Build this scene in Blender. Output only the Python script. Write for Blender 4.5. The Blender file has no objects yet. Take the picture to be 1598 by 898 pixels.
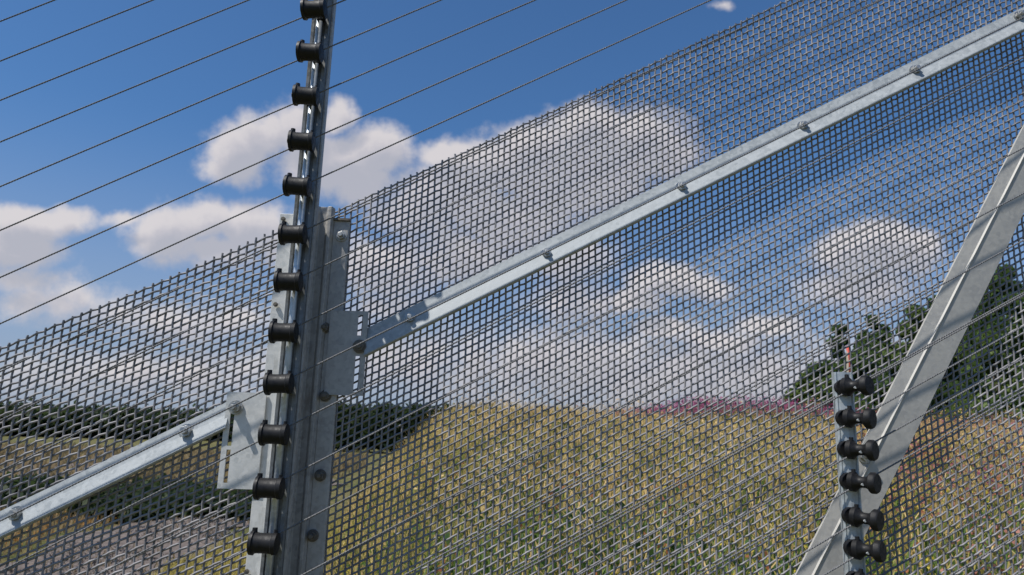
import bpy, math, random
import numpy as np
from mathutils import Vector, Matrix

random.seed(7); RNG = np.random.default_rng(7)
S = bpy.context.scene
COL = S.collection
R = math.radians

# ------------------------------------------------------------------ camera
F, CX, CY, PW = 1130.0, 799.0, 449.0, 1598.0
def nrm(v): v = np.array(v, float); return v / np.linalg.norm(v)
Zc = nrm((154, 5367, -F))                         # world up seen in camera axes
Bc = np.array((0, 0, -1.0)); Yc = nrm(Bc - Bc.dot(Zc) * Zc); Xc = np.cross(Yc, Zc)
WC = np.array([Xc, Yc, Zc])                       # camera axes -> world
EYE = np.array((0, 0, 1.65))
cam = bpy.data.cameras.new('camera'); co = bpy.data.objects.new('camera', cam); COL.objects.link(co)
m = Matrix(WC.tolist()).to_4x4(); m.translation = Vector(EYE.tolist()); co.matrix_world = m
cam.sensor_width = 36; cam.lens = 36 * F / PW; cam.clip_start = 0.05; cam.clip_end = 5000
S.camera = co
cam.dof.use_dof = True; cam.dof.focus_distance = 1.75; cam.dof.aperture_fstop = 7.0

def ray(px, py): return WC @ nrm((px - CX, CY - py, -F))
# fence frame: hh level along the fence, nn out of it towards the camera
UD = WC @ nrm((9300 - CX, CY + 3780, -F))         # direction of rails and wires
ZZ = np.array((0, 0, 1.0))
hh = nrm(UD - UD.dot(ZZ) * ZZ); nn = np.cross(hh, ZZ)
if nn.dot(-ray(CX, CY)) < 0: nn = -nn
SL = UD.dot(ZZ) / UD.dot(hh)                      # slope of the fence
M0 = EYE + ray(450, 500) * 1.68
def AZ(px, py, o=0.0):
    d = ray(px, py); t = ((M0 - EYE).dot(nn) + o) / d.dot(nn); X = EYE + d * t - M0
    return X.dot(hh), X.dot(ZZ)
def FC(a, z, o): return M0 + hh * a + ZZ * z + nn * o
def P(px, py, o=0.0): return FC(*AZ(px, py, o), o)

# ------------------------------------------------------------------ sun and sky
sd = nrm(hh * 2.25 - ZZ * 4.1 - nn * 1.15)         # the way the light travels
to_sun = -sd
sun = bpy.data.lights.new('sun', 'SUN'); so = bpy.data.objects.new('sun', sun); COL.objects.link(so)
so.rotation_euler = Vector(sd.tolist()).to_track_quat('-Z', 'Y').to_euler(); so.location = (0, 0, 20)
sun.energy = 4.9; sun.angle = R(0.53); sun.color = (1, .96, .9)
w = bpy.data.worlds.new('World'); S.world = w; w.use_nodes = True
S.view_settings.view_transform = 'Standard'; S.view_settings.look = 'None'
S.view_settings.gamma = 1; S.view_settings.use_curve_mapping = False
S.view_settings.exposure = 0.0
S.cycles.max_bounces = 5; S.cycles.diffuse_bounces = 3; S.cycles.glossy_bounces = 3
w.cycles.sampling_method = 'MANUAL'; w.cycles.sample_map_resolution = 512

class NT:
    def __init__(s, t): s.t = t; s.n = t.nodes; s.l = t.links
    def new(s, ty, **k):
        n = s.n.new(ty)
        for a, b in k.items(): setattr(n, a, b)
        return n
    def put(s, sock, v):
        if isinstance(v, bpy.types.NodeSocket): s.l.new(v, sock)
        elif v is not None: sock.default_value = v
    def m(s, op, a, b=None, c=None, clamp=False):
        n = s.new('ShaderNodeMath', operation=op, use_clamp=clamp)
        for i, v in enumerate((a, b, c)):
            if v is not None: s.put(n.inputs[i], v)
        return n.outputs[0]
    def v(s, op, a, b=None):
        n = s.new('ShaderNodeVectorMath', operation=op); s.put(n.inputs[0], a)
        if b is not None: s.put(n.inputs[1], b)
        return n.outputs['Value'] if op in ('DOT_PRODUCT', 'LENGTH') else n.outputs[0]
    def noise(s, vec, sc, det=5, rough=.55, out='Fac', dist=0):
        n = s.new('ShaderNodeTexNoise'); s.put(n.inputs['Vector'], vec); n.inputs['Scale'].default_value = sc
        n.inputs['Detail'].default_value = det; n.inputs['Roughness'].default_value = rough; n.inputs['Distortion'].default_value = dist
        return n.outputs[out]
    def mr(s, v, a, b, c=0., d=1., smooth=True):
        n = s.new('ShaderNodeMapRange', interpolation_type='SMOOTHSTEP' if smooth else 'LINEAR')
        for i, x in enumerate((v, a, b, c, d)): s.put(n.inputs[i], x)
        return n.outputs[0]
    def mix(s, f, a, b, bt='MIX'):
        n = s.new('ShaderNodeMix', data_type='RGBA', blend_type=bt)
        s.put(n.inputs[0], f); s.put(n.inputs[6], a); s.put(n.inputs[7], b)
        return n.outputs[2]
    def ramp(s, f, stops):
        n = s.new('ShaderNodeValToRGB'); e = n.color_ramp.elements
        while len(e) < len(stops): e.new(.5)
        for q, (p, c) in zip(e, stops): q.position = p; q.color = (*c, 1)
        s.put(n.inputs[0], f); return n.outputs[0]

T = NT(w.node_tree); T.n.clear()
sky = T.new('ShaderNodeTexSky', sky_type='NISHITA'); sky.sun_disc = False
sky.sun_elevation = math.asin(to_sun[2]); sky.sun_rotation = math.atan2(to_sun[0], to_sun[1])
sky.altitude = 100; sky.air_density = 1.0; sky.dust_density = 0.6; sky.ozone_density = 2.2
bg = T.new('ShaderNodeBackground'); bg.inputs[1].default_value = 0.09
out = T.new('ShaderNodeOutputWorld'); T.l.new(bg.outputs[0], out.inputs[0])
D = T.new('ShaderNodeTexCoord').outputs['Generated']
# sky position on a tangent plane facing the fence (world fixed), in units of degrees-like pixels
bR, bU, bF = WC @ np.array((1, 0, 0.)), WC @ np.array((0, 1., 0)), WC @ np.array((0, 0, -1.))
dF = T.v('DOT_PRODUCT', D, tuple(bF)); dFc = T.m('MAXIMUM', dF, .08)
tx = T.m('DIVIDE', T.v('DOT_PRODUCT', D, tuple(bR)), dFc); ty = T.m('DIVIDE', T.v('DOT_PRODUCT', D, tuple(bU)), dFc)
cb = T.new('ShaderNodeCombineXYZ'); T.put(cb.inputs[0], tx); T.put(cb.inputs[1], ty); TP = cb.outputs[0]
CLOUDS = [  # centre x, y, radius x, y, weight : the cumulus clouds in view
 (372,238,62,46,1),(415,208,52,42,1),(470,198,50,52,.9),(528,182,24,30,.9),(520,262,80,52,1.1),(592,235,52,44,1),(560,290,60,40,.8),(335,262,34,22,.7),
 (322,345,62,36,1.1),(262,360,64,42,1),(390,352,58,42,1),(450,370,70,40,.9),(330,392,90,30,.7),(200,342,40,14,.6),(500,400,60,40,.7),
 (40,352,80,30,1.),(100,345,50,24,.8),(20,385,90,36,.9),(70,470,130,34,.55),(20,440,90,30,.5),(180,490,110,24,.4),(270,500,120,34,.55),(380,500,80,24,.5),
 (700,245,58,28,1),(760,262,90,50,1.1),(850,240,80,52,1.1),(930,215,90,56,1.15),(1000,225,80,56,1.1),(1060,250,44,34,.8),(900,290,120,60,1),(700,310,100,60,.95),(640,330,70,40,.8),
 (800,350,110,50,.9),(720,400,120,46,.8),(600,420,90,50,.9),(880,400,80,50,.8),(620,480,80,30,.7),(900,470,70,40,.6),
 (1040,440,62,28,1),(1100,448,52,20,.85),(1000,470,50,22,.8),(1030,516,44,18,.9),(1200,508,54,20,.85),(1130,535,120,30,.6),
 (1320,402,56,36,1),(1380,390,60,44,1.1),(1435,395,42,34,1),(1340,450,90,36,.75),(1560,540,90,30,.6),(1122,2,26,9,.45),
 (1100,590,500,60,.62),(860,565,260,60,.6),(640,560,180,60,.5),(250,580,420,40,.42)]
def density(vec):
    warp = T.noise(vec, 9.0, 4, .6, 'Color')
    vv = T.v('ADD', vec, T.v('MULTIPLY', T.v('SUBTRACT', warp, (.5, .5, .5)), (.055, .05, 0)))
    acc = None
    for (x, y, rx, ry, wt) in CLOUDS:
        d = T.v('MULTIPLY', T.v('SUBTRACT', vv, ((x - CX) / F, (CY - y) / F, 0)), (F / rx / 1.25, F / ry / 1.25, 0))
        e = T.m('MULTIPLY', T.m('SUBTRACT', 1.0, T.v('LENGTH', d)), wt)
        acc = e if acc is None else T.m('SMOOTH_MAX', acc, e, .12)
    fine = T.noise(vec, 22.0, 8, .62)
    return T.m('ADD', acc, T.m('MULTIPLY', T.m('SUBTRACT', fine, .5), .95))
d1 = density(TP)
d2 = density(T.v('ADD', TP, (-.012, .03, 0)))
# the same kind of cloud over the rest of the sky
gv = T.v('MULTIPLY', D, (1, 1, 2.2)); g1 = T.m('SUBTRACT', T.noise(gv, 3.2, 8, .6), .64)
g2 = T.m('SUBTRACT', T.noise(T.v('ADD', gv, tuple((to_sun * .05).tolist())), 3.2, 8, .6), .64)
edge = T.m('MAXIMUM', T.m('MULTIPLY', T.m('ABSOLUTE', tx), 1 / .88), T.m('MULTIPLY', T.m('ABSOLUTE', ty), 1 / .50))
away = T.m('MAXIMUM', T.mr(edge, .93, 1.2), T.mr(dF, .3, .1))
lo = T.new('ShaderNodeMix', data_type='FLOAT'); T.put(lo.inputs[0], away); T.put(lo.inputs[2], d1); T.put(lo.inputs[3], T.m('MULTIPLY', g1, 3.))
lo2 = T.new('ShaderNodeMix', data_type='FLOAT'); T.put(lo2.inputs[0], away); T.put(lo2.inputs[2], d2); T.put(lo2.inputs[3], T.m('MULTIPLY', g2, 3.))
dd, dd2 = lo.outputs[0], lo2.outputs[0]
alpha = T.m('MULTIPLY', T.mr(dd, -.06, .5), .9)
thick = T.mr(dd2, -.1, .62)
CL = T.ramp(thick, [(0, (8.2, 7.7, 7.7)), (.45, (6.7, 6.4, 6.75)), (1, (5.3, 5.3, 5.9))])
sep = T.new('ShaderNodeSeparateXYZ'); T.put(sep.inputs[0], D)
skyc = T.mix(1.0, sky.outputs[0], (0.62, 0.97, 1.28, 1), 'MULTIPLY')
hazef = T.mr(sep.outputs[2], .40, -.02, 0, .85)
skyh = T.mix(hazef, skyc, (3.6, 4.1, 5.5, 1))
T.put(bg.inputs[0], T.mix(alpha, skyh, CL))

# ------------------------------------------------------------------ helpers
def mat(name, base, rough=.5, metal=0., var=None, vscale=20, bump=0., bscale=80, spec=.5, trans=0., coord='Object', stretch=None):
    mt = bpy.data.materials.new(name); mt.use_nodes = True; N = NT(mt.node_tree)
    b = mt.node_tree.nodes['Principled BSDF']
    tc = N.new('ShaderNodeTexCoord').outputs[coord]
    if stretch: tc = N.v('MULTIPLY', tc, stretch)
    if var:
        f = N.mr(N.noise(tc, vscale, 6, .6), .3, .7)
        N.put(b.inputs['Base Color'], N.mix(f, (*base, 1), (*var, 1)))
        N.put(b.inputs['Roughness'], N.mr(N.noise(tc, vscale * 2.3, 4), .3, .7, rough - .08, min(1, rough + .12)))
    else:
        b.inputs['Base Color'].default_value = (*base, 1); b.inputs['Roughness'].default_value = rough
    b.inputs['Metallic'].default_value = metal; b.inputs['Specular IOR Level'].default_value = spec
    if trans: b.inputs['Subsurface Weight'].default_value = 0
    if bump:
        bn = N.new('ShaderNodeBump'); bn.inputs['Strength'].default_value = bump; bn.inputs['Distance'].default_value = .002
        N.put(bn.inputs['Height'], N.noise(tc, bscale, 5)); N.put(b.inputs['Normal'], bn.outputs[0])
    return mt

def galv_mat(name, c1, c2, metal, rough, stain=None):
    """hot-dip galvanised steel: spangle, blotches, a few drips"""
    mt = bpy.data.materials.new(name); mt.use_nodes = True; N = NT(mt.node_tree); b = mt.node_tree.nodes['Principled BSDF']
    tc = N.new('ShaderNodeTexCoord').outputs['Object']
    vo = N.new('ShaderNodeTexVoronoi'); N.put(vo.inputs['Vector'], tc); vo.inputs['Scale'].default_value = 130
    sp = N.m('MULTIPLY', N.v('DOT_PRODUCT', vo.outputs['Color'], (.33, .33, .33)), .5)
    f = N.m('ADD', sp, N.m('MULTIPLY', N.noise(tc, 18, 6, .65), .75))
    c = N.mix(N.mr(f, .3, .85), (*c1, 1), (*c2, 1))
    if stain:
        g = N.mr(N.noise(N.v('MULTIPLY', tc, (14, 14, 3)), 2.2, 6, .7), .56, .74)
        c = N.mix(N.m('MULTIPLY', g, .7), c, (*stain, 1))
    N.put(b.inputs['Base Color'], c); b.inputs['Metallic'].default_value = metal
    N.put(b.inputs['Roughness'], N.mr(f, .3, .85, rough - .07, rough + .14))
    bn = N.new('ShaderNodeBump'); bn.inputs['Strength'].default_value = .25; bn.inputs['Distance'].default_value = .002
    N.put(bn.inputs['Height'], N.noise(tc, 60, 6, .6)); N.put(b.inputs['Normal'], bn.outputs[0])
    return mt

MAT = {
 'galv': galv_mat('galvanised_steel', (.29, .315, .325), (.43, .455, .465), .1, .58),
 'plate': galv_mat('galvanised_plate', (.52, .53, .52), (.68, .68, .66), .1, .5, (.38, .37, .33)),
 'post': galv_mat('weathered_post_steel', (.30, .29, .28), (.46, .45, .43), .25, .45, (.20, .155, .12)),
 'brace': galv_mat('dull_galvanised_steel', (.37, .36, .34), (.47, .455, .42), .08, .55),
 'channel': galv_mat('dark_channel_steel', (.10, .105, .11), (.19, .20, .205), .2, .38),
 'highlight': galv_mat('highlight_rod_steel', (.42, .46, .49), (.60, .64, .67), .45, .36),  # paler than the channel: its highlight put into the colour
 'channel2': galv_mat('grey_channel_steel', (.34, .37, .38), (.52, .56, .58), .4, .35),
 'wire': mat('wire_steel', (.21, .21, .215), .55, .3, var=(.13, .13, .135), vscale=180),
 'weave': mat('woven_wire_steel', (.31, .30, .305), .6, .2, var=(.18, .175, .18), vscale=9),
 'black': mat('black_plastic', (.007, .007, .008), .5, 0, var=(.014, .014, .015), vscale=60, bump=.1, bscale=400, spec=.3),
 'bolt': galv_mat('bolt_steel', (.30, .30, .29), (.50, .50, .48), .7, .38),
 'rust': galv_mat('stained_bolt_steel', (.09, .08, .07), (.20, .18, .15), .4, .6),
}
def tag(o, label=None, cat=None, group=None, kind=None):
    if label: o['label'] = label
    if cat: o['category'] = cat
    if group: o['group'] = group
    if kind: o['kind'] = kind
    return o
def empty(name, loc):
    o = bpy.data.objects.new(name, None); COL.objects.link(o); o.location = Vector([float(q) for q in loc]); o.empty_display_size = .05
    return o
def mesh_from(name, V, Fc, material, smooth=False):
    me = bpy.data.meshes.new(name)
    V = np.asarray(V, float)
    if isinstance(Fc, np.ndarray):
        nf, k = Fc.shape
        me.vertices.add(len(V)); me.vertices.foreach_set('co', V.ravel())
        me.loops.add(nf * k); me.loops.foreach_set('vertex_index', Fc.ravel().astype(np.int32))
        me.polygons.add(nf); me.polygons.foreach_set('loop_start', np.arange(0, nf * k, k, dtype=np.int32))
        me.update(calc_edges=True)
    else:
        me.from_pydata([tuple(q) for q in V], [], [tuple(f) for f in Fc])
    if smooth: me.polygons.foreach_set('use_smooth', [True] * len(me.polygons))
    me.update(); me.materials.append(material)
    return me
def origin(o):
    v = Vector((0, 0, 0))
    while o is not None: v = v + o.location; o = o.parent
    return np.array(v)
def link(name, me, parent=None, loc=None):
    o = bpy.data.objects.new(name, me); COL.objects.link(o); o.parent = parent
    if loc is not None: o.location = Vector([float(q) for q in loc])
    return o
class MB:
    def __init__(s): s.V = []; s.F = []
    def add(s, V, F):
        b = len(s.V); s.V += [tuple(v) for v in V]; s.F += [tuple(i + b for i in f) for f in F]; return s
    def prism(s, bot, top):
        """closed solid between two rings of equal count"""
        n = len(bot); V = list(bot) + list(top)
        F = [(i, (i + 1) % n, n + (i + 1) % n, n + i) for i in range(n)]
        return s.add(V, F + [tuple(range(n - 1, -1, -1)), tuple(range(n, 2 * n))])
    def tube(s, pts, rad, n=8, e1=None, e2=None, cap=True):
        pts = [np.array(p, float) for p in pts]; rad = rad if hasattr(rad, '__len__') else [rad] * len(pts)
        d = nrm(pts[-1] - pts[0])
        if e1 is None:
            e1 = np.cross(d, (0, 0, 1.) if abs(d[2]) < .9 else (1., 0, 0)); e1 = nrm(e1)
        e2 = np.cross(d, e1)
        V = []; F = []
        for p, r in zip(pts, rad):
            for k in range(n):
                t = 2 * math.pi * k / n; V.append(p + (e1 * math.cos(t) + e2 * math.sin(t)) * r)
        for j in range(len(pts) - 1):
            for k in range(n):
                F.append((j * n + k, j * n + (k + 1) % n, (j + 1) * n + (k + 1) % n, (j + 1) * n + k))
        if cap: F += [tuple(range(n - 1, -1, -1)), tuple(range((len(pts) - 1) * n, len(pts) * n))]
        return s.add(V, F)
    def obj(s, name, material, parent=None, smooth=False, bevel=0., loc=None):
        V = np.array(s.V)
        if parent is not None and loc is None: V = V - origin(parent)
        me = mesh_from(name, V, s.F, material, smooth)
        o = link(name, me, parent, loc)
        if bevel:
            b = o.modifiers.new('bevel', 'BEVEL'); b.width = bevel; b.segments = 2; b.limit_method = 'ANGLE'
        return o
def smooth_angle(o, deg=40):
    me = o.data
    me.polygons.foreach_set('use_smooth', [True] * len(me.polygons)); me.set_sharp_from_angle(angle=R(deg))

def bolt(mb, c, ax, r=.011, h=.008, washer=True, thread=.006):
    """hex head with washer and a stub of thread, axis ax, sitting on point c"""
    ax = nrm(ax); e1 = nrm(np.cross(ax, ZZ)) if abs(ax[2]) < .9 else np.array((1., 0, 0)); e2 = np.cross(ax, e1)
    def ring(rr, off, n, ph=0): return [c + ax * off + (e1 * math.cos(ph + 2 * math.pi * k / n) + e2 * math.sin(ph + 2 * math.pi * k / n)) * rr for k in range(n)]
    if washer: mb.prism(ring(r * 1.35, 0, 16), ring(r * 1.35, .0025, 16))
    mb.prism(ring(r, .0025, 6, .3), ring(r, .0025 + h, 6, .3))
    mb.prism(ring(r * .55, .0025 + h, 10), ring(r * .5, .0025 + h + thread, 10))

# ------------------------------------------------------------------ terrain
def sstep(t): t = np.clip(t, 0, 1); return t * t * (3 - 2 * t)
CREST = 13.5
def H(x, y):
    """ground height: low field on the left, meadow bank rising to a crest on the right"""
    x = np.asarray(x, float); y = np.asarray(y, float)
    yy = np.clip(y, -3, 60)
    e0 = -1.45 - .18 * np.minimum(yy, 14); e1 = e0 + 3.1
    t = sstep((x - e0) / (e1 - e0))
    t *= 1 - sstep((yy - CREST - 1) / 10) * .8
    rise = -1.0 + 1.08 * sstep((yy + 1.5) / (CREST + 4.0)) + .28 * np.clip(yy / CREST, 0, 1)
    und = .05 * np.sin(x * 1.3 + .6 * y) + .04 * np.sin(x * .47 - y * .9) + .03 * np.sin(2.1 * x + 1.7 * y)
    far = 1.0 * sstep((y - 60) / 200)
    return EYE[2] + (-2.05 + far) * (1 - t) + rise * t + und * np.clip((np.abs(y) + np.abs(x)) / 4, 0, 1)
r_ = np.concatenate([np.linspace(0.0, 30, 130), np.geomspace(31, 1500, 50)])
th = np.linspace(0, 2 * math.pi, 241)[:-1]
X = np.outer(r_, np.sin(th)); Y = np.outer(r_, np.cos(th)); Zt = H(X, Y)
V = np.stack([X, Y, Zt], -1).reshape(-1, 3); nr, nt = X.shape
ii, jj = np.meshgrid(np.arange(nr - 1), np.arange(nt), indexing='ij')
Fc = np.stack([ii * nt + jj, (ii + 1) * nt + jj, (ii + 1) * nt + (jj + 1) % nt, ii * nt + (jj + 1) % nt], -1).reshape(-1, 4)
gm = bpy.data.materials.new('meadow_soil'); gm.use_nodes = True; N = NT(gm.node_tree); b = gm.node_tree.nodes['Principled BSDF']
tc = N.new('ShaderNodeTexCoord').outputs['Object']
base = N.ramp(N.noise(tc, 1.1, 8, .7), [(.3, (.07, .10, .025)), (.46, (.14, .13, .045)), (.58, (.24, .18, .08)), (.72, (.32, .24, .13))])
fine = N.noise(tc, 14, 6, .7)
base = N.mix(N.mr(fine, .35, .7), N.mix(.6, base, (.05, .07, .02, 1)), base)
N.put(b.inputs['Base Color'], base); b.inputs['Roughness'].default_value = .95; b.inputs['Specular IOR Level'].default_value = .15
bn = N.new('ShaderNodeBump'); bn.inputs['Strength'].default_value = .6; bn.inputs['Distance'].default_value = .1
N.put(bn.inputs['Height'], fine); N.put(b.inputs['Normal'], bn.outputs[0])
g = link('ground', mesh_from('ground', V, Fc, gm, True)); tag(g, kind='structure')

def ground_at(px, py):
    """where the sight line through a point of the photograph meets the terrain"""
    d = ray(px, py); t = 2.5
    for _ in range(4000):
        p = EYE + d * t
        if p[2] <= H(p[0], p[1]): return p
        t += .02 + t * .002
    return None

# gravel track on the low left ground
trm = bpy.data.materials.new('gravel_track'); trm.use_nodes = True; N = NT(trm.node_tree); b = trm.node_tree.nodes['Principled BSDF']
tc = N.new('ShaderNodeTexCoord').outputs['Object']
N.put(b.inputs['Base Color'], N.ramp(N.noise(tc, 9, 8, .75), [(.3, (.06, .045, .036)), (.5, (.13, .102, .085)), (.7, (.24, .195, .165))]))
b.inputs['Roughness'].default_value = .95
def sheet(name, poly_l, poly_r, lift, material, n=40):
    L = []; 
    for k in range(n + 1):
        t = k / n
        def lerp(poly):
            s = t * (len(poly) - 1); i = min(int(s), len(poly) - 2); f = s - i
            return np.array(poly[i]) * (1 - f) + np.array(poly[i + 1]) * f
        a, c = lerp(poly_l), lerp(poly_r)
        for q in np.linspace(0, 1, 13):
            p = a * (1 - q) + c * q; wob = .18 * math.sin(7 * t * 6 + 3 * q) * (1 if q in (0., 1.) else 0)
            L.append((p[0] + wob, p[1], float(H(p[0] + wob, p[1])) + lift))
    Fq = [(k * 13 + j, k * 13 + j + 1, (k + 1) * 13 + j + 1, (k + 1) * 13 + j) for k in range(n) for j in range(12)]
    o = link(name, mesh_from(name, L, Fq, material, True)); tag(o, kind='structure'); return o
tg = lambda pts: [tuple(EYE[:2] + ray(x, y)[:2] * (2.03 / -ray(x, y)[2])) for x, y in pts]
sheet('track', tg([(-700, 1080), (-250, 960), (0, 876), (110, 838), (205, 812), (300, 788), (400, 766), (500, 742)]), tg([(-300, 1500), (100, 1080), (190, 960), (250, 900), (330, 855), (400, 818), (470, 782), (540, 752)]), .03, trm)
sheet('path', [(-70, 38), (-30, 30), (-18, 32)], [(-70, 50), (-34, 41), (-20, 42)], .03, trm)

# ------------------------------------------------------------------ vegetation
def leafmat(name, c1, c2, rough=.6):
    mt = bpy.data.materials.new(name); mt.use_nodes = True; N = NT(mt.node_tree); b = mt.node_tree.nodes['Principled BSDF']
    geo = N.new('ShaderNodeNewGeometry')
    f = geo.outputs['Random Per Island']
    tc = N.new('ShaderNodeTexCoord').outputs['Object']
    f2 = N.m('ADD', N.m('MULTIPLY', f, .6), N.m('MULTIPLY', N.noise(tc, .9, 4), .5))
    N.put(b.inputs['Base Color'], N.mix(N.mr(f2, .25, .85, smooth=False), (*c1, 1), (*c2, 1))); b.inputs['Roughness'].default_value = rough
    b.inputs['Specular IOR Level'].default_value = .25
    tr = N.new('ShaderNodeBsdfTranslucent'); N.put(tr.inputs[0], (*[min(1, q * 1.3) for q in c2], 1))
    ms = N.new('ShaderNodeMixShader'); ms.inputs[0].default_value = .38
    o = mt.node_tree.nodes['Material Output']; N.l.new(b.outputs[0], ms.inputs[1]); N.l.new(tr.outputs[0], ms.inputs[2]); N.l.new(ms.outputs[0], o.inputs[0])
    return mt
LM = {
 'green': leafmat('green_grass', (.06, .12, .025), (.18, .27, .06)),
 'lush': leafmat('lush_weeds', (.02, .06, .012), (.07, .13, .03)),
 'dry': leafmat('dry_grass', (.52, .35, .13), (.80, .58, .27)),
 'olive': leafmat('olive_grass', (.28, .23, .06), (.52, .43, .13)),
 'yellow': leafmat('yellow_petals', (.42, .33, .03), (.65, .52, .06)),
 'pink': leafmat('magenta_petals', (.24, .05, .12), (.46, .12, .25)),
 'rust': leafmat('rusty_docks', (.22, .07, .03), (.42, .17, .07)),
 'leaf': leafmat('tree_leaf', (.035, .065, .017), (.10, .16, .04)),
 'leaf2': leafmat('tree_leaf_light', (.05, .09, .02), (.15, .21, .05)),
 'brown': leafmat('tawny_field_grass', (.16, .11, .05), (.34, .25, .13)),
 'dark': leafmat('far_wood_leaf', (.014, .030, .012), (.045, .068, .022)),
}
bark = mat('bark', (.09, .07, .05), .9, var=(.05, .04, .03), vscale=6, bump=.6, bscale=20)

def blades(name, XY, hts, wid, material, lean=.7, label=None, cat='grass'):
    """bent three-sided grass blades"""
    n = len(XY); x, y = XY[:, 0], XY[:, 1]; z = H(x, y) - .02
    ang = RNG.uniform(0, 2 * math.pi, n); l = RNG.uniform(.2, 1, n) * lean * hts
    dx, dy = np.cos(ang), np.sin(ang); fa = RNG.uniform(0, math.pi, n); wx, wy = np.cos(fa) * wid, np.sin(fa) * wid
    B = np.stack([x, y, z], -1); Wv = np.stack([wx, wy, 0 * wx], -1)
    Mv = B + np.stack([dx * l * .3, dy * l * .3, hts * .6], -1); Tv = B + np.stack([dx * l, dy * l, hts], -1)
    V = np.stack([B - Wv, B + Wv, Mv + Wv * .8, Mv - Wv * .8, Tv + Wv * .35, Tv - Wv * .35], 1).reshape(-1, 3)
    i = np.arange(n)[:, None] * 6
    Fc = np.concatenate([i + np.array([0, 1, 2, 3]), i + np.array([3, 2, 4, 5])])
    o = link(name, mesh_from(name, V, Fc, material)); tag(o, label, cat, kind='stuff'); return o
def tufts(name, C, size, material, label, cat, per=5, flat=1., leaf=.5):
    """clusters of small petal or leaf faces round points C"""
    n = len(C) * per; P0 = np.repeat(C, per, 0) + RNG.normal(0, 1, (n, 3)) * size * np.array([1, 1, flat])
    a = RNG.normal(0, 1, (n, 3)); a /= np.linalg.norm(a, axis=1)[:, None]; bq = RNG.normal(0, 1, (n, 3)); bq -= (bq * a).sum(1)[:, None] * a; bq /= np.linalg.norm(bq, axis=1)[:, None]
    s = (RNG.uniform(.6, 1.3, n) * size * leaf)[:, None]
    V = np.stack([P0 - a * s, P0 + bq * s * .6, P0 + a * s, P0 - bq * s * .6], 1).reshape(-1, 3)
    Fc = (np.arange(n)[:, None] * 4 + np.array([0, 1, 2, 3]))
    o = link(name, mesh_from(name, V, Fc, material)); tag(o, label, cat, kind='stuff'); return o

def patch_noise(x, y, s, ph=0):
    return (np.sin(x * s + ph) + np.sin(y * s * 1.3 + ph * 2 + x * .5 * s) + np.sin((x + y) * s * .7 + ph * 3) + np.sin((x - 1.7 * y) * s * 1.9 + ph)) / 4
def scatter(n, x0, x1, y0, y1, keep):
    q = RNG.uniform(0, 1, (n, 2)); y = y0 + (y1 - y0) * q[:, 1] ** .8
    x = (x0 + (x1 - x0) * q[:, 0]) * np.maximum(y, 2) / y1
    k = keep(x, y); return np.stack([x[k], y[k]], -1)
onhill = lambda x, y: (x > -1.45 - .18 * y + 1.0)
rows = lambda x, y: patch_noise(x, y, .9)
# bank meadow: x range is given at the far edge
XY = scatter(52000, -6, 17, 2.6, 17, lambda x, y: onhill(x, y) & (RNG.uniform(0, 1, len(x)) < np.clip(.35 + (y - 5) * .09 + .55 * rows(x, y) + .25 * patch_noise(x, y, 3.1, 6), .04, 1)))
blades('dry_grass', XY, RNG.uniform(.12, .38, len(XY)), .006, LM['dry'], label='tall straw coloured grass gone to seed along the top of the bank')
XY = scatter(50000, -6, 17, 2.4, 16.5, lambda x, y: onhill(x, y) & (RNG.uniform(0, 1, len(x)) < np.clip(.75 + .3 * patch_noise(x, y, 1.1, 2), .1, 1)))
blades('olive_grass', XY, RNG.uniform(.08, .3, len(XY)), .006, LM['olive'], label='yellowish green grass covering the bank behind the wire mesh')
XY = scatter(45000, -6, 17, 2.2, 14, lambda x, y: onhill(x, y) & (RNG.uniform(0, 1, len(x)) < np.clip(1.05 - (y - 3) * .10 + .8 * patch_noise(x, y, 1.1, 4), .02, 1)))
blades('green_grass', XY, RNG.uniform(.08, .28, len(XY)), .009, LM['green'], .6, label='fresh green grass and weeds on the lower part of the bank')
XY = scatter(9000, -6, 17, 2.2, 12, lambda x, y: onhill(x, y) & (patch_noise(x, y, 1.3, 1) > .18))
C = np.column_stack([XY, H(XY[:, 0], XY[:, 1]) + .1]); tufts('leafy_weeds', C, .06, LM['lush'], 'dark green leafy weeds in patches low on the bank', 'weeds', 5)
XY = scatter(5000, -6, 17, 3, 14, lambda x, y: onhill(x, y) & (patch_noise(x, y, 2.1, 5) > .05))
C = np.column_stack([XY, H(XY[:, 0], XY[:, 1]) + RNG.uniform(.15, .36, len(XY))]); tufts('yellow_wildflowers', C, .02, LM['yellow'], 'small yellow wildflowers scattered through the bank grass', 'flowers', 4)
XY = scatter(5200, -6, 17, 3, 14, lambda x, y: onhill(x, y) & ((patch_noise(x, y, 1.2, 7) > .25) | (x > .42 * y)))
XY = XY[(RNG.uniform(0, 1, len(XY)) < .22)]
C = np.column_stack([XY, H(XY[:, 0], XY[:, 1]) + RNG.uniform(.15, .36, len(XY))]); tufts('red_brown_docks', C, .035, LM['rust'], 'reddish brown seed heads dotted over the bank on the right', 'weeds', 5)
XY = scatter(9000, -6, 17, 4, 15, lambda x, y: (x > .50 * y) & (patch_noise(x, y, 1.6, 3) > -.1))
XY = XY[(RNG.uniform(0, 1, len(XY)) < .25)]
C = np.column_stack([XY, H(XY[:, 0], XY[:, 1]) + RNG.uniform(.2, .4, len(XY))]); tufts('pink_wildflowers', C, .028, LM['pink'], 'pale pink wildflowers in the grass right of the steel strut', 'flowers', 4)
XY = scatter(16000, -6, 17, 5, 16.5, lambda x, y: onhill(x, y) & (patch_noise(x, y, 2.6, 9) + .5 * patch_noise(x, y, 6.1, 2) > .42))
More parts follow.
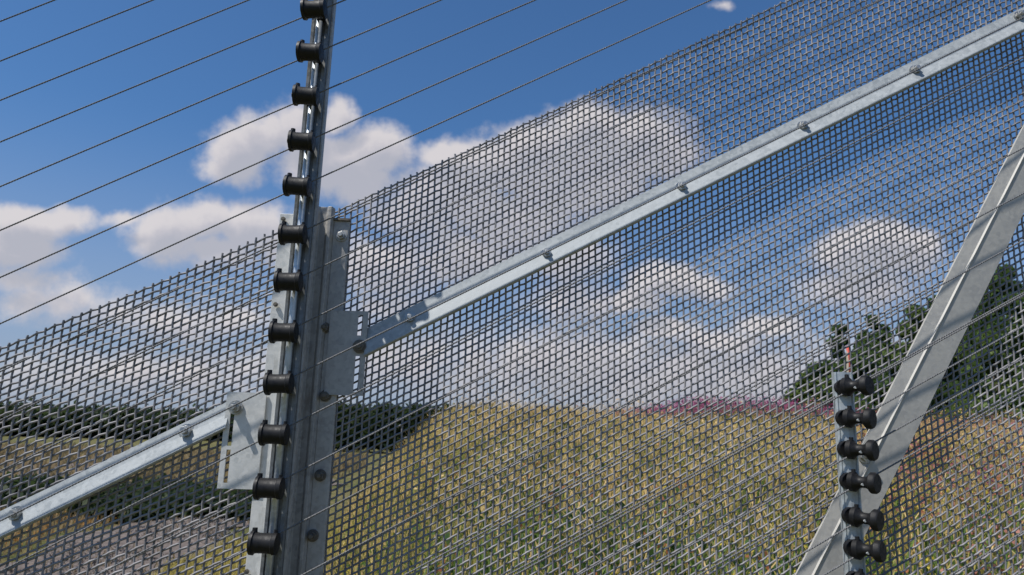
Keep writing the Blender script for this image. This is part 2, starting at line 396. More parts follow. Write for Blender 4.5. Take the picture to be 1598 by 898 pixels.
C = np.column_stack([XY, H(XY[:, 0], XY[:, 1]) + RNG.uniform(.25, .5, len(XY))]); tufts('seed_heads', C, .035, LM['dry'], 'taller golden seed heads standing in clumps over the upper bank', 'seed heads', 3, 1.8)
XY = scatter(12000, -6, 17, 3.5, 13, lambda x, y: (x > .46 * y) & (patch_noise(x, y, 1.7, 8) > .1))
C = np.column_stack([XY, H(XY[:, 0], XY[:, 1]) + RNG.uniform(.15, .42, len(XY))]); tufts('sorrel_drift', C, .035, leafmat('sorrel', (.30, .12, .09), (.52, .24, .18)), 'reddish pink drift of sorrel in the grass right of the steel strut', 'weeds', 4, 1.5)
# belt of magenta flowers on the crest
n = 2600; fx = RNG.uniform(1.9, 6.6, n); fy = RNG.uniform(12.6, 15.2, n); hgt = RNG.uniform(.15, .30, n) * np.clip((fx - 1.2) / 2.2, .25, 1.1) + .12
C = np.column_stack([fx, fy, H(fx, fy) + hgt]); tufts('magenta_flower_belt', C, .035, LM['pink'], 'band of magenta wildflowers along the crest left of the short post', 'flowers', 6, 1.6)
blades('flower_stems', np.column_stack([fx, fy]), hgt + .03, .005, LM['green'], .1, label='thin green stems under the magenta flowers on the crest', cat='stems')
# low ground on the left
def low_scatter(n, x0, x1, y0, y1): 
    x = RNG.uniform(x0, x1, n); y = RNG.uniform(y0, y1, n); k = ~onhill(x, y); return x[k], y[k]
def below(x, y, A, B):
    """True where a ground point lies nearer than the line from A to B of the track edge"""
    (ax, ay), (bx, by) = tg([A, B]); return (bx - ax) * (y - ay) - (by - ay) * (x - ax) < 0
x, y = low_scatter(60000, -12, -1, 3.5, 14); k = below(x, y, (250, 905), (400, 822)); x, y = x[k], y[k]
blades('verge_grass', np.column_stack([x, y]), RNG.uniform(.08, .26, len(x)), .008, LM['olive'], label='yellow green verge grass on the near side of the track')
x, y = low_scatter(16000, -24, -3, 9, 19); k = ~below(x, y, (0, 866), (300, 782)); x, y = x[k], y[k]
blades('rough_grass', np.column_stack([x, y]), RNG.uniform(.1, .35, len(x)), .012, LM['brown'], label='rough tawny grass just beyond the grey track')
C = np.column_stack([x, y, H(x, y) + .15])[::4]; tufts('orange_weeds', C, .05, leafmat('orange_weed', (.34, .13, .03), (.60, .30, .08)), 'orange tinted weeds edging the far side of the track', 'weeds', 4)
x, y = low_scatter(9000, -34, -5, 17.5, 21.5); k = (patch_noise(x, y, .5, 1) > -.35) & (y + .25 * x > 13.0) & (x < -5.4); x, y = x[k], y[k]
C = np.column_stack([x, y, H(x, y) + RNG.uniform(.05, .4, len(x))]); tufts('bramble_belt', C, .16, LM['dark'], 'dark belt of low brambles crossing the field beyond the track', 'brambles', 9, .8, .7)
x, y = low_scatter(16000, -75, -8, 27, 75)
blades('field_grass', np.column_stack([x, y]), RNG.uniform(.2, .6, len(x)), .05, LM['brown'], label='tawny field grass below the distant wood on the left', lean=.6)

def tree(x, y, h, rad, lm, label, seed, nl=9000, trunk_h=.35, leaf=.16, group='trees beyond the bank', cz=None, squash=1.0, cat='tree'):
    rg = np.random.default_rng(seed); z = float(H(x, y)); root = empty('broadleaf_tree', (x, y, z)); tag(root, label, cat, group)
    mb = MB(); th_ = h * trunk_h; rgd = rad; pts = [np.array((x, y, z - .3))]; 
    for k in range(1, 8): pts.append(np.array((x + rg.normal(0, .03) * h * .3, y + rg.normal(0, .03) * h * .3, z + h * .82 * k / 7)))
    mb.tube(pts, [h * .022 * (1 - .11 * k) + .01 for k in range(8)], 8)
    mb.obj('trunk', bark, root, True)
    cl = []; limbs = MB()
    for k in range(44):
        t = rg.uniform(.0, 1) ** .9; zz = z + th_ * .6 + (h * .96 - th_ * .6) * t
        prof = max(.05, 1 - t ** 1.6); a = rg.uniform(0, 6.283); rr = rad * prof * rg.uniform(.3, 1.0)
        c = np.array((x + math.cos(a) * rr, y + math.sin(a) * rr, zz)); cl.append((c, rad * rg.uniform(.2, .38) * (1.05 - .7 * t)))
        s = pts[min(6, max(1, int(t * 6)))]; mid = (s + c) / 2 + np.array((0, 0, -.04 * h))
        if rr > .3 * rad: limbs.tube([s, mid, c], [h * .007, h * .004, h * .0015], 5)
    limbs.obj('limbs', bark, root, True)
    per = nl // len(cl); Ps = []
    for c, r in cl:
        v = rg.normal(0, 1, (per, 3)); v /= np.linalg.norm(v, axis=1)[:, None]
        Ps.append(c + v * r * (rg.uniform(.2, 1.15, per) ** .5)[:, None] * np.array([1, 1, .75 * squash]))
    P0 = np.concatenate(Ps); n = len(P0)
    a = rg.normal(0, 1, (n, 3)); a /= np.linalg.norm(a, axis=1)[:, None]; bq = rg.normal(0, 1, (n, 3)); bq -= (bq * a).sum(1)[:, None] * a; bq /= np.linalg.norm(bq, axis=1)[:, None]
    s = (rg.uniform(.5, 1.2, n) * leaf)[:, None]
    V = np.stack([P0 - a * s, P0 + bq * s * .6, P0 + a * s, P0 - bq * s * .6], 1).reshape(-1, 3) - np.array((x, y, z))
    link('crown', mesh_from('crown', V, np.arange(n)[:, None] * 4 + np.array([0, 1, 2, 3]), lm), root)
    return root
def at_dist(px, py, dist):
    d = ray(px, py); t = dist / d[1]; return EYE + d * t
for i, (px, top, dist, rad, lm, lab) in enumerate([
    (1262, 585, 27, 1.5, 'leaf2', 'lowest bushy tree at the left end of the tree group, left of the short post'),
    (1312, 508, 25, 1.55, 'leaf', 'small pointed tree rising behind the top of the short insulator post'),
    (1365, 492, 27, 1.9, 'leaf', 'mid height tree between the short post and the steel strut'),
    (1425, 468, 25, 1.9, 'leaf2', 'lighter green tree just left of the steel strut'),
    (1490, 425, 28, 2.3, 'leaf', 'tall dark tree whose top shows behind the steel strut'),
    (1562, 412, 25, 2.5, 'leaf', 'large dark tree immediately right of the steel strut'),
    (1640, 372, 27, 3.0, 'leaf', 'tallest dark tree at the right edge of the photo'),
    (1545, 520, 21, 1.7, 'leaf2', 'lower tree in front of the tall dark trees right of the strut'),
    (1345, 545, 24, 2.2, 'leaf', 'wide low dark bush filling the gap behind the small pointed tree'),
    (1450, 505, 26, 2.4, 'leaf', 'broad dark tree half hidden behind the middle of the steel strut'),
    (1300, 590, 23, 1.6, 'leaf2', 'light green bush directly behind the top of the short post'),
    (1585, 470, 27, 2.6, 'leaf2', 'mid green tree filling the space between the strut and the right edge'),
    (1400, 570, 21, 1.5, 'leaf', 'low dark bush at the foot of the trees left of the strut'),
    (1620, 540, 20, 1.6, 'leaf', 'low dark bush below the tallest tree at the right edge')]):
    p = at_dist(px, top, dist); z = float(H(p[0], p[1]))
    tree(p[0], p[1], p[2] - z + .1, rad * 1.25, LM[lm], lab, 100 + i, 14000 if i < 7 else 8000, .25, .11)
# distant wood
def wood(name, pts, h0, h1, depth, n, lm, label, leaf, seed):
    rg = np.random.default_rng(seed); Cs = []
    pts = [np.array(p) for p in pts]
    for k in range(n):
        s = rg.uniform(0, len(pts) - 1); i = min(int(s), len(pts) - 2); f = s - i; p = pts[i] * (1 - f) + pts[i + 1] * f + np.array((0, rg.uniform(0, depth)))
        h = h0 + (h1 - h0) * (.5 + .5 * math.sin(s * 9 + 2 * math.sin(s * 23)) * .8) + rg.normal(0, .25)
        z0 = float(H(p[0], p[1])); Cs.append((p[0], p[1], z0 + max(.1, h) * rg.uniform(.05, 1) ** .6))
    return tufts(name, np.array(Cs), leaf * 1.3, LM[lm], label, 'wood', 8, .8, .8)
wood('distant_wood', [(-170, 120), (-110, 122), (-70, 130), (-30, 140), (-5, 150)], 3.5, 4.7, 20, 16000, 'dark', 'dark distant wood along the skyline behind the fence', .6, 5)
wood('hedge', [(-30, 90), (-19, 89), (-9, 87), (-2, 86)], 4.3, 5.3, 4, 7000, 'dark', 'dark hedge behind the bank right of the main post', .34, 6)

n = 5000; q = RNG.uniform(0, 1, (n, 2)); A = np.array(tg([(-60, 890), (440, 760), (440, 800), (120, 960)])); 
uu, vv_ = q[:, :1], q[:, 1:]; PP = (A[0] * (1 - uu) + A[1] * uu) * (1 - vv_) + (A[3] * (1 - uu) + A[2] * uu) * vv_
k = patch_noise(PP[:, 0], PP[:, 1], 2.3, 4) > 0; PP = PP[k]
C = np.column_stack([PP, H(PP[:, 0], PP[:, 1]) + .045]); tufts('loose_stones', C, .03, mat('loose_stone', (.26, .23, .21), .9, var=(.10, .09, .085), vscale=5), 'loose grey brown stones strewn on the track at the lower left', 'stones', 3, .3, .8)
PP = PP[::3] + RNG.normal(0, .25, PP[::3].shape); blades('track_weeds', PP, RNG.uniform(.05, .18, len(PP)), .012, LM['brown'], label='dry brown weeds poking through the gravel track', cat='weeds')
# rubble at the far left
q = tg([(50, 765)])[0]; n = 900; fx = q[0] + RNG.normal(0, 2.2, n); fy = q[1] + RNG.normal(0, 1.4, n)
C = np.column_stack([fx, fy, H(fx, fy) + .12 * RNG.uniform(0, 1, n)]); tufts('rubble', C, .16, mat('grey_rubble', (.17, .17, .18), .9, var=(.07, .07, .075), vscale=3), 'pile of grey stone rubble at the far left edge above the diagonal rail', 'rubble', 4, .6, .8)
# red marker stake standing on the crest behind the short post
p = ground_at(1323, 668)
if p is None: p = at_dist(1323, 650, 13)
top = at_dist(1323, 541, p[1]); root = empty('marker_stake', p)
tag(root, 'thin red marker stake standing behind the top of the short post', 'stake')
q = p.copy(); q[2] -= .2
rd = mat('red_paint', (.55, .06, .03), .6, var=(.40, .05, .03), vscale=12)
mb = MB(); mb.tube([q, top], .026, 8); mb.obj('pole', mat('grey_wood', (.3, .26, .2), .8), root, True)
mb = MB(); mb.tube([top - ZZ * .62, top + ZZ * .01], .03, 10); mb.obj('painted_tip', rd, root, True)

# ------------------------------------------------------------------ woven wire panels
def weave(root, name, a0, a1, pa, rows_top, nrow, pz, cut=None, spikes=False, rw=.0019, o0=-.003, bw=.45):
    """crimped wires: upright ones at pitch pa, sloping ones at pitch pz"""
    ncol = int((a1 - a0) / pa) + 1; NS = 6
    ca = a0 + pa * np.arange(ncol); rg = np.random.default_rng(3)
    Vs, Fs = [], []; base = 0
    ph = np.arange(NS) * 2 * math.pi / NS; amp = rw * 1.0
    ro = origin(root)
    def tubes(P3, e1, e2):      # P3: (npts,3)
        nonlocal base
        n = len(P3); V = (P3[:, None, :] + (np.cos(ph)[:, None] * e1 + np.sin(ph)[:, None] * e2)[None] * rw).reshape(-1, 3)
        i, j = np.meshgrid(np.arange(n - 1), np.arange(NS), indexing='ij'); i = i.ravel(); j = j.ravel()
        Fq = np.stack([i * NS + j, i * NS + (j + 1) % NS, (i + 1) * NS + (j + 1) % NS, (i + 1) * NS + j], -1) + base
        Vs.append(V); Fs.append(Fq); base += len(V)
        
    tj = lambda a: rows_top + SL * a
    bow = lambda a, z: .004 * np.sin(a * 5.1 + 2.2 * z) + .003 * np.sin(a * 11.3 - 4 * z + 1) + .002 * np.sin(23 * a + 17 * z)
    for i in range(ncol):
        js = np.arange(nrow); z = tj(ca[i]) - js * pz
        o = .55 * amp * np.where((i + js) % 2 == 0, 1, -1.) + o0
        wob = ca[i] + .0007 * np.sin(js * .31 + i) + rg.normal(0, .0003, nrow)
        e = .0035 + (rg.uniform(0, .004) if not spikes else (.003 + .011 * max(0, (i - ncol + 16) / 16) * rg.uniform(.6, 1)))
        z = np.concatenate([[z[0] + e], z, [z[-1] - .01]]); o = np.concatenate([[o0], o, [o0]]); wob = np.concatenate([[ca[i]], wob, [ca[i]]])
        o = o + bow(wob, z) * bw
        P3 = M0 + np.outer(wob, hh) + np.outer(z, ZZ) + np.outer(o, nn)
        tubes(P3, hh, nn)
    ud = nrm(hh + ZZ * SL); perp = np.cross(ud, nn)
    for j in range(nrow):                      # sloping wires: level between the uprights, stepping up where they cross one
        zc = tj(ca) - j * pz + .0006 * np.sin(np.arange(ncol) * .27 + j) + rg.normal(0, .0003, ncol)
        oc = 1.0 * amp * np.where((np.arange(ncol) + j) % 2 == 0, -1., 1.) + o0
        a = np.stack([ca - rw * 1.1, ca + rw * 1.1], 1).ravel(); st_ = SL * pa * .22
        z = np.stack([zc - st_, zc + st_], 1).ravel(); o = np.repeat(oc, 2)
        a = np.concatenate([[a[0] - .003], a, [a[-1] + .003]]); z = np.concatenate([[z[0]], z, [z[-1]]]); o = np.concatenate([[o0], o, [o0]])
        o = o + bow(a, z) * bw
        tubes(M0 + np.outer(a, hh) + np.outer(z, ZZ) + np.outer(o, nn), perp, nn)
    V = np.concatenate(Vs) - ro; Fq = np.concatenate(Fs)
    o = link(name, mesh_from(name, V, Fq, MAT['weave'], True), root); o['kind'] = 'stuff'; return o

def rail(root, A, B, h=.062, o_in=.005, lip=.024):
    """pressed rail: upper leg flat on the mesh, lower leg folded out to a lip. A, B are (a, z) of the lower edge"""
    (a0, z0), (a1, z1) = A, B; n = 2; t = .003
    prof = [(h, o_in), (h, o_in + .003), (h * .52, o_in + .0095), (h * .48, o_in + .0105), (0, o_in + lip - .002), (-.0025, o_in + lip - .004), (-.0025, o_in)]
    mb = MB(); mb.prism([FC(a0, z0 + p, o) for p, o in prof], [FC(a1, z1 + p, o) for p, o in prof])
    o = mb.obj('rail', MAT['galv'], root); smooth_angle(o, 15); return o

top_r = AZ(560, 315); zr = top_r[1] - SL * top_r[0]
pa_r = (AZ(610, 340)[0] - AZ(600, 340)[0]) * .985; pz_r = AZ(600, 340)[1] - AZ(600, 350.7)[1]
aL, zL = AZ(-300, 600); aR = AZ(2050, 0)[0]
rootR = empty('mesh_panel', FC(AZ(1000, 600)[0], AZ(1000, 1000)[1], 0)); tag(rootR, 'large woven wire mesh panel right of the main post with a bolted diagonal rail', 'fence panel', 'woven wire fence panels')
a_s = AZ(548, 340)[0] - pa_r * 2
weave(rootR, 'woven_mesh', a_s - pa_r * 2, aR, pa_r, zr, 156, pz_r, rw=.0022)
rA = AZ(570, 553, .02); rB = AZ(2050, -175, .02); rB = (rB[0], rA[1] + SL * 1.03 * (rB[0] - rA[0]))
rl = rail(rootR, AZ(568, 554.5, .025), AZ(1598, 46, .025))
# carry the rail on beyond the frame as one straight piece
a0, z0 = AZ(568, 554.5, .025); a1, z1 = AZ(1598, 46, .025); k = (z1 - z0) / (a1 - a0); bpy.data.objects.remove(rl); rl = rail(rootR, (a0, z0), (aR, z0 + k * (aR - a0)))
for (px, py) in [(640, 497), (853, 397), (1063, 293), (1252, 198), (1427, 111), (1590, 26), (1740, -52)]:
    mb = MB(); c = P(px, py, .012); bolt(mb, c, nn * 1.0 + ZZ * .1, .0105, .009, True, .007); mb.obj('bolt', MAT['bolt'], rl, bevel=.0006)

tl = AZ(0, 545); trt = AZ(428, 366)
kl = (trt[1] - tl[1]) / (trt[0] - tl[0])
pa_l = AZ(63.3, 560)[0] - AZ(50, 560)[0]; pz_l = AZ(100, 560)[1] - AZ(100, 571.2)[1]
rootL = empty('mesh_panel', FC(AZ(0, 600)[0], AZ(200, 1000)[1], 0)); tag(rootL, 'woven wire mesh panel left of the main post with spiked top edge', 'fence panel', 'woven wire fence panels')
aEnd = AZ(441, 600)[0]
a0l = aEnd - pa_l * int((aEnd - aL) / pa_l)
SLs = SL; SL = kl
weave(rootL, 'woven_mesh', a0l, aEnd, pa_l, tl[1] - kl * tl[0], 122, pz_l, spikes=True, rw=.0025)
SL = SLs
a0, z0 = AZ(0, 838, .025); a1, z1 = AZ(352, 667, .025); k = (z1 - z0) / (a1 - a0)
rl2 = rail(rootL, (aL, z0 + k * (aL - a0)), (a1, z1), h=.058)
for (px, py) in [(292, 674), (27, 803), (-230, 930)]:
    mb = MB(); bolt(mb, P(px, py, .012), nn * 1.0 + ZZ * .1, .0125, .011, True, .01); mb.obj('bolt', MAT['bolt'], rl2, bevel=.0006)

# ------------------------------------------------------------------ main steel post
def extr(profile, z0, z1, a_ref):
    """vertical solid from a list of (a, o) points"""
    mb = MB(); mb.prism([FC(a_ref + a, z0, o) for a, o in profile], [FC(a_ref + a, z1, o) for a, o in profile]); return mb
aP, _ = AZ(431, 400, .01)                       # left edge of the post
zb = AZ(450, 1350, 0)[1]; zt = AZ(440, 334, .01)[1]; zw = AZ(505, 321, .03)[1]; zp = AZ(530, 345, .012)[1]
aPr = AZ(542, 400, .012)[0] - aP                # right edge offset
root = empty('fence_post', FC(aP + .07, zb, 0)); tag(root, 'wide folded galvanised fence post between the two mesh panels', 'post')
prof = [(0, .006), (0, .012), (.034, .012), (.036, .034), (.070, .034), (.070, .006)]
o = extr(prof, zb, zt, aP).obj('left_flange', MAT['plate'], root, bevel=.001)
s = aPr
prof = [(.0702, .006), (.0702, .036), (.078, .036), (.080, .028), (s - .072, .028), (s - .066, .020), (s - .052, .020), (s - .047, .026), (s - .040, .026), (s - .036, .014), (s - .036, .006)]
o = extr(prof, zb, zw, aP).obj('folded_web', MAT['post'], root, bevel=.001)
mb = extr([(s - .0358, .006), (s - .0358, .012), (s - .003, .012), (s, .009), (s, .006)], zb, zp, aP); o = mb.obj('right_flange', MAT['post'], root, bevel=.001)
mb = MB(); mb.prism([FC(aP + q, zp + .0, oo) for q, oo in ((s - .036, .004), (s + .001, .004), (s + .001, .018), (s - .036, .018))], [FC(aP + q, zp + .005, oo) for q, oo in ((s - .036, .004), (s + .001, .004), (s + .001, .018), (s - .036, .018))])
mb.obj('cap_strip', MAT['rust'], root)
for (px, py, mm) in [(533, 369, 'bolt'), (507, 512, 'rust'), (508, 618, 'rust'), (500, 742, 'rust'), (488, 836, 'rust')]:
    mb = MB(); bolt(mb, P(px, py, .0125), nn, .0095, .008, True, .008); mb.obj('bolt', MAT[mm], root, bevel=.0006)
for (px, py) in [(443, 343), (431, 476), (392, 836), (386, 892)]:
    mb = MB(); bolt(mb, P(px, py, .0123), nn, .0055, .004, False, .002); mb.obj('hole_dot', MAT['rust'], root)  # small dark studs standing in for the holes in the left flange
# slotted brackets
def slotted(root, corners, slots, o0, t, material, name):
    """flat plate from a polygon in photo-plane (a,z) with upright slots cut through: built as strips"""
    a0, a1, zb_, zt_ = corners; mb = MB()
    def box(x0, x1, y0, y1): 
        r = [(x0, o0), (x1, o0), (x1, o0 + t), (x0, o0 + t)]
        mb.prism([FC(a, y0, o) for a, o in r], [FC(a, y1, o) for a, o in r])
    sa0, sa1 = slots[0][0], slots[0][1]
    box(a0, sa0, zb_, zt_); box(sa1, a1, zb_, zt_)
    ys = [zb_] + sum([[q[2], q[3]] for q in sorted(slots, key=lambda q: q[2])], []) + [zt_]
    for i in range(0, len(ys), 2): box(sa0, sa1, ys[i], ys[i + 1])
    return mb.obj(name, material, root)
c0 = AZ(506, 620, .016); c1 = AZ(572, 486, .016)
sx0 = AZ(559, 500, .016)[0]; sx1 = AZ(566.5, 500, .016)[0]
A = lambda py, px=560: AZ(px, py, .016)[1]
o = slotted(root, (AZ(512, 540, .016)[0], AZ(573, 520, .016)[0], A(618), A(486)), [(sx0, sx1, A(524), A(492)), (sx0, sx1, A(612), A(556))], .0145, .004, MAT['post'], 'right_bracket')
mb = MB(); bolt(mb, P(561, 541, .02), nn, .011, .008, True, .006); mb.obj('bolt', MAT['rust'], o)
A = lambda py: AZ(360, py, .016)[1]
aa = lambda px: AZ(px, 690, .016)[0]
o = slotted(root, (aa(347), aa(409), A(763), A(612)), [(aa(355.5), aa(362), A(696), A(628)), (aa(355.5), aa(362), A(754), A(702))], .0145, .004, MAT['plate'], 'left_bracket')
mb = MB(); bolt(mb, P(368, 636, .02), nn, .0115, .010, True, .012); mb.obj('bolt', MAT['bolt'], o, bevel=.0006)

# ------------------------------------------------------------------ main electric post
OW = .118                                        # wires run this far in front of the mesh
INS = [(490, 15), (485, 82), (478, 150), (472, 221), (467, 291), (461, 366), (453, 440), (445, 519), (437, 599), (428, 678), (420, 762), (411, 848)]
OI = OW + .016
ins_pos = [P(x, y, OI) for x, y in INS]
az = [((p - M0).dot(hh), (p - M0).dot(ZZ)) for p in ins_pos]
zs = np.array([q[1] for q in az]); dz = float(np.mean(np.diff(zs))); a_mean = np.mean([q[0] for q in az])
print('INS a spread', [round(float(q[0]), 4) for q in az], 'dz', [round(float(v), 4) for v in np.diff(zs)])
allz = [zs[0] - dz * k for k in (3, 2, 1)] + list(zs) + [zs[-1] + dz * k for k in (1, 2, 3)]
alla = [a_mean] * len(allz)
aE = AZ(451, 400, .10)[0]; aEr = AZ(483, 400, .10)[0]
W_ = aEr - aE
top_z = allz[0] + .08
root = empty('electric_fence_post', FC(aE + .02, zb, .06)); tag(root, 'tall slim channel post carrying a ladder of black spool insulators', 'post', 'insulator posts')
prof = [(0, .086), (0, .096), (.001, .097), (.0065, .097), (.008, .0925), (W_ - .012, .0925), (W_ - .010, .100), (W_ - .003, .101), (W_, .098), (W_, .086)]
o = extr(prof, zb, top_z, aE).obj('channel', MAT['channel'], root); smooth_angle(o, 35)
mb = MB(); mb.tube([FC(aE + W_ * .42, zb, .0985), FC(aE + W_ * .42, top_z - .01, .0985)], .0072, 20); o = mb.obj('highlight_rod', MAT['highlight'], root, True)  # pale bar added as the streak of light down the channel
prof = [(W_ * .1, .078), (W_ * .1, .0855), (W_ + .0005, .0855), (W_ + .0005, .094), (W_ + .004, .094), (W_ + .005, .092), (W_ + .005, .078)]
o = extr(prof, zb, top_z - .01, aE).obj('backing_strip', MAT['post'], root); smooth_angle(o, 40)

mb = extr([(.006, .0365), (W_ * .62, .0365), (W_ * .62, .0775), (.006, .0775)], zb, zw - .01, aE); mb.obj('shade_strip', MAT['post'], root)  # filler added behind the channel to keep sun off the folded web
for py in (372, 560, 800, 1000, 1150):
    zz = AZ(470, py, .06)[1]; mb = MB(); rr = [(W_ * .625, .0365), (W_ - .004, .0365), (W_ - .004, .0775), (W_ * .625, .0775)]
    mb.prism([FC(aE + q, zz, oo) for q, oo in rr], [FC(aE + q, zz + .03, oo) for q, oo in rr]); mb.obj('spacer', MAT['post'], root, bevel=.001)

def lathe(mb, c, ax, prof, n=20):
    ax = nrm(ax); e1 = nrm(np.cross(ax, ZZ + .01 * nn)); e2 = np.cross(ax, e1); V = []; Fq = []
    for x, r in prof:
        for k in range(n):
            t = 2 * math.pi * k / n; V.append(c + ax * x + (e1 * math.cos(t) + e2 * math.sin(t)) * r)
    for j in range(len(prof) - 1):
        for k in range(n): Fq.append((j * n + k, j * n + (k + 1) % n, (j + 1) * n + (k + 1) % n, (j + 1) * n + k))
    Fq += [tuple(range(n - 1, -1, -1)), tuple(range((len(prof) - 1) * n, len(prof) * n))]
    mb.add(V, Fq)
L = .053
O3 = np.zeros(3)
mb = MB()
lathe(mb, O3, hh, [(-L / 2, .013), (-L / 2 + .001, .0225), (-L / 2 + .007, .0230), (-L / 2 + .0085, .0200), (-.012, .0188), (.008, .0188), (L / 2 - .011, .0192), (L / 2 - .009, .0210), (L / 2 - .002, .0205), (L / 2, .012)])
mb.tube([np.array((0, 0, 0)) + hh * .004 + nn * 0, hh * .004 - nn * .0415], .009, 10)
sp_me = mesh_from('insulator', np.array(mb.V), mb.F, MAT['black']); sp_me.polygons.foreach_set('use_smooth', [True] * len(sp_me.polygons)); sp_me.set_sharp_from_angle(angle=R(38))
mb = MB(); mb.tube([hh * (-L / 2 + .006) + ZZ * .017, hh * (-L / 2 + .006) + ZZ * .0275], [.0052, .0048], 10)
kn_me = mesh_from('knob', np.array(mb.V), mb.F, MAT['black'])
mb = MB(); mb.tube([hh * (L / 2 - .007) + ZZ * .015, hh * (L / 2 - .007) + ZZ * .0255], [.004, .0035], 8); kn_me2 = mesh_from('knob', np.array(mb.V), mb.F, MAT['black'])
mb = MB(); mb.tube([-hh * (L / 2 + .0005), -hh * (L / 2 + .004)], .006, 6); cap_me = mesh_from('screw', np.array(mb.V), mb.F, MAT['rust'])
ro = origin(root)
for z in allz:
    i_ = link('insulator', sp_me, root, FC(a_mean - .001, z, OI) - ro); i_.rotation_euler = (random.uniform(-.03, .03), random.uniform(-.05, .05), random.uniform(-.05, .05)); link('knob', kn_me, i_, (0, 0, 0)); link('knob', kn_me2, i_, (0, 0, 0)); link('screw', cap_me, i_, (0, 0, 0))

# ------------------------------------------------------------------ strand wires
ORD = ['topmost', 'second', 'third', 'fourth', 'fifth', 'sixth', 'seventh', 'eighth', 'ninth', 'tenth', 'eleventh', 'twelfth']
def strand(c, o, a_from, a_to, slope, label, group, sag=.001, r=.00095, pitch=.016):
    """three twisted strands through point c = (a, z)"""
    step = pitch / 6; n = int((a_to - a_from) / step) + 1; a = np.linspace(a_from, a_to, n)
    z = c[1] + slope * (a - c[0]); span = a_to - a_from
    z = z - sag * np.sin(math.pi * np.clip(np.abs(a - c[0]) / 2.4, 0, 1))
    ud = nrm(hh + ZZ * slope); pp = np.cross(ud, nn)
    root = empty('fence_wire', FC(c[0], c[1], o)); tag(root, label, 'wire', group); rr = origin(root)
    ctr = M0 + np.outer(a, hh) + np.outer(z, ZZ) + o * nn
    Vs, Fs = [], []; base = 0; NS = 4
    for s_ in range(3):
        t = a / pitch * 2 * math.pi + s_ * 2 * math.pi / 3
        c3 = ctr + (np.outer(np.cos(t), pp) + np.outer(np.sin(t), nn)) * r
        ph = np.arange(NS) * 2 * math.pi / NS
        V = (c3[:, None, :] + (np.cos(ph)[:, None] * pp + np.sin(ph)[:, None] * nn)[None] * r).reshape(-1, 3)
        i, j = np.meshgrid(np.arange(n - 1), np.arange(NS), indexing='ij'); i = i.ravel(); j = j.ravel()
        Fs.append(np.stack([i * NS + j, i * NS + (j + 1) % NS, (i + 1) * NS + (j + 1) % NS, (i + 1) * NS + j], -1) + base); Vs.append(V); base += len(V)
    link('strand', mesh_from('strand', np.concatenate(Vs) - rr, np.concatenate(Fs), MAT['wire'], True), root)
al, ar = AZ(-420, 500, OW)[0], AZ(2000, 0, OW)[0]
ko = len(allz) - len(INS) - 3
for i, z in enumerate(allz):
    k = i - 3
    if 0 <= k < 12: lab = f'thin twisted steel wire held by the {ORD[k]} black spool in view on the tall post'
    elif k < 0: lab = ['thin wire just entering the very top left corner of the sky', 'thin wire crossing the top left corner of the sky, second down at the left edge', 'thin wire third down at the left edge of the sky, above the topmost spool'][i]
    else: lab = ['thin wire first below the lowest spool of the tall post', 'thin wire second below the lowest spool of the tall post', 'thin wire third below the lowest spool of the tall post'][k - 12]
    slope = SL * (1.0 + .004 * math.sin(i * 2.1) - .045 * min(1, max(0, (6 - k) / 6)))
    strand((a_mean, z + .005), OW, al, ar, slope, lab, 'electric fence wires on the tall post', r=.00095)

# ------------------------------------------------------------------ diagonal strut (angle section)
OB = .018
la0, lz0 = AZ(1533, 320, OB); la1, lz1 = AZ(1240, 898, OB); dv = nrm((la0 - la1, lz0 - lz1)); pv = np.array((dv[1], -dv[0]))
ra, rz = AZ(1600, 320, OB); wS = abs(np.dot((ra - la0, rz - lz0), pv)); ga, gz = AZ(1560, 320, OB + .012); wR = abs(np.dot((ga - la0, gz - lz0), pv))
st = np.array((la1, lz1)) - dv * .55; en = np.array((la0, lz0)) + dv * .75
prof = [(0, OB), (0, OB + .007), (wR - .0035, OB + .0095), (wR - .001, OB + .0135), (wR + .002, OB + .0125), (wR + .004, OB + .011), (wS, OB + .010), (wS, OB)]
root = empty('diagonal_strut', FC(st[0], st[1], OB)); tag(root, 'broad grey angle section strut leaning across the mesh at the right', 'strut')
mb = MB(); mb.prism([FC(*(st + pv * w_), o) for w_, o in prof], [FC(*(en + pv * w_), o) for w_, o in prof]); o = mb.obj('angle_bar', MAT['brace'], root); smooth_angle(o, 12)
mb = MB(); q = np.array(AZ(1346, 712, OB)); bolt(mb, FC(q[0], q[1], OB + .009), nn, .011, .008); mb.obj('bolt', MAT['bolt'], root)

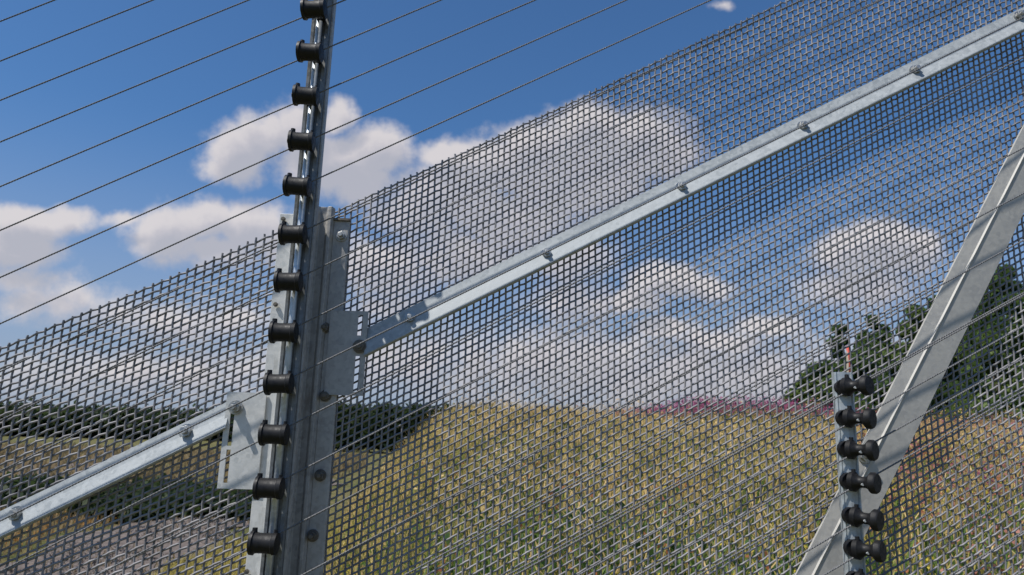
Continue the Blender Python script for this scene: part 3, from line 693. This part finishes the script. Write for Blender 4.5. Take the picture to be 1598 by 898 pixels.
# ------------------------------------------------------------------ short electric post at the right
OC = .115
dots = [(1322, 604), (1329, 653), (1334, 702), (1338, 752), (1341, 807), (1344, 857), (1348, 908)]
dpos = [AZ(x, y, OC + .022) for x, y in dots]
a2 = float(np.mean([q[0] for q in dpos])); z2 = np.array([q[1] for q in dpos]); print('post2', [round(float(q[0]), 3) for q in dpos], np.diff(z2))
cw0 = AZ(1309, 700, OC + .006)[0]; cw1 = AZ(1337, 700, OC + .006)[0]; Wc = cw1 - cw0
zt2 = AZ(1310, 580, OC + .02)[1]
root = empty('electric_fence_post', FC(cw0 + Wc / 2, zb, OC)); tag(root, 'short channel post with black knob insulators in front of the strut', 'post', 'insulator posts')
prof = [(0, OC - .006), (0, OC + .006), (.003, OC + .008), (.006, OC + .007), (.018, OC + .013), (.021, OC + .013), (.023, OC + .008), (Wc - .005, OC + .008), (Wc - .003, OC + .011), (Wc, OC + .010), (Wc, OC - .006)]
o = extr(prof, zb, zt2, cw0).obj('channel', MAT['channel2'], root); smooth_angle(o, 30)
ax2 = nrm(hh * .64 + nn * .77)
mb = MB()
lathe(mb, O3, ax2, [(-.012, .012), (-.011, .0200), (-.001, .0210), (.004, .0155), (.010, .0115), (.021, .0115), (.026, .0140), (.030, .0190), (.033, .0218), (.041, .0218), (.045, .0190), (.0455, .006)], 24)
mb.tube([-nn * .010 - hh * .006 + ZZ * .0, -nn * .026 - hh * .006], .018, 14)
k_me = mesh_from('insulator', np.array(mb.V), mb.F, MAT['black']); k_me.polygons.foreach_set('use_smooth', [True] * len(k_me.polygons)); k_me.set_sharp_from_angle(angle=R(38))
mb = MB(); mb.tube([ZZ * .016 + hh * -.004, ZZ * .026 + hh * -.004], [.005, .0045], 8); kn2 = mesh_from('knob', np.array(mb.V), mb.F, MAT['black'])
mb = MB(); mb.tube([nn * .010 + hh * .004 - ZZ * .004, nn * .0225 + hh * .004 - ZZ * .004], [.0032, .0028], 8); crimp = mesh_from('crimp', np.array(mb.V), mb.F, MAT['galv'])
ro = origin(root); OW2 = OC + .030
for k, z in enumerate(list(z2) + [z2[-1] - .07, z2[-1] - .14]):
    i_ = link('insulator', k_me, root, FC(cw0 + Wc * .50, z, OC + .030) - ro); i_.scale = (.93, .93, .93); i_.rotation_euler = (random.uniform(-.05, .05), random.uniform(-.07, .07), random.uniform(-.09, .09)); link('knob', kn2, i_, (0, 0, 0)); link('crimp', crimp, i_, (0, 0, 0))
    nm = ORD[k] if k < 7 else ['eighth', 'ninth'][k - 7]
    strand((cw0 + Wc * .6, z - .006), OW2 - .002, al + .3, ar, SL * (1 + .004 * math.sin(k * 1.7)), f'thin twisted wire held by the {nm} black knob down the short right hand post', 'electric fence wires on the short post', r=.00095)
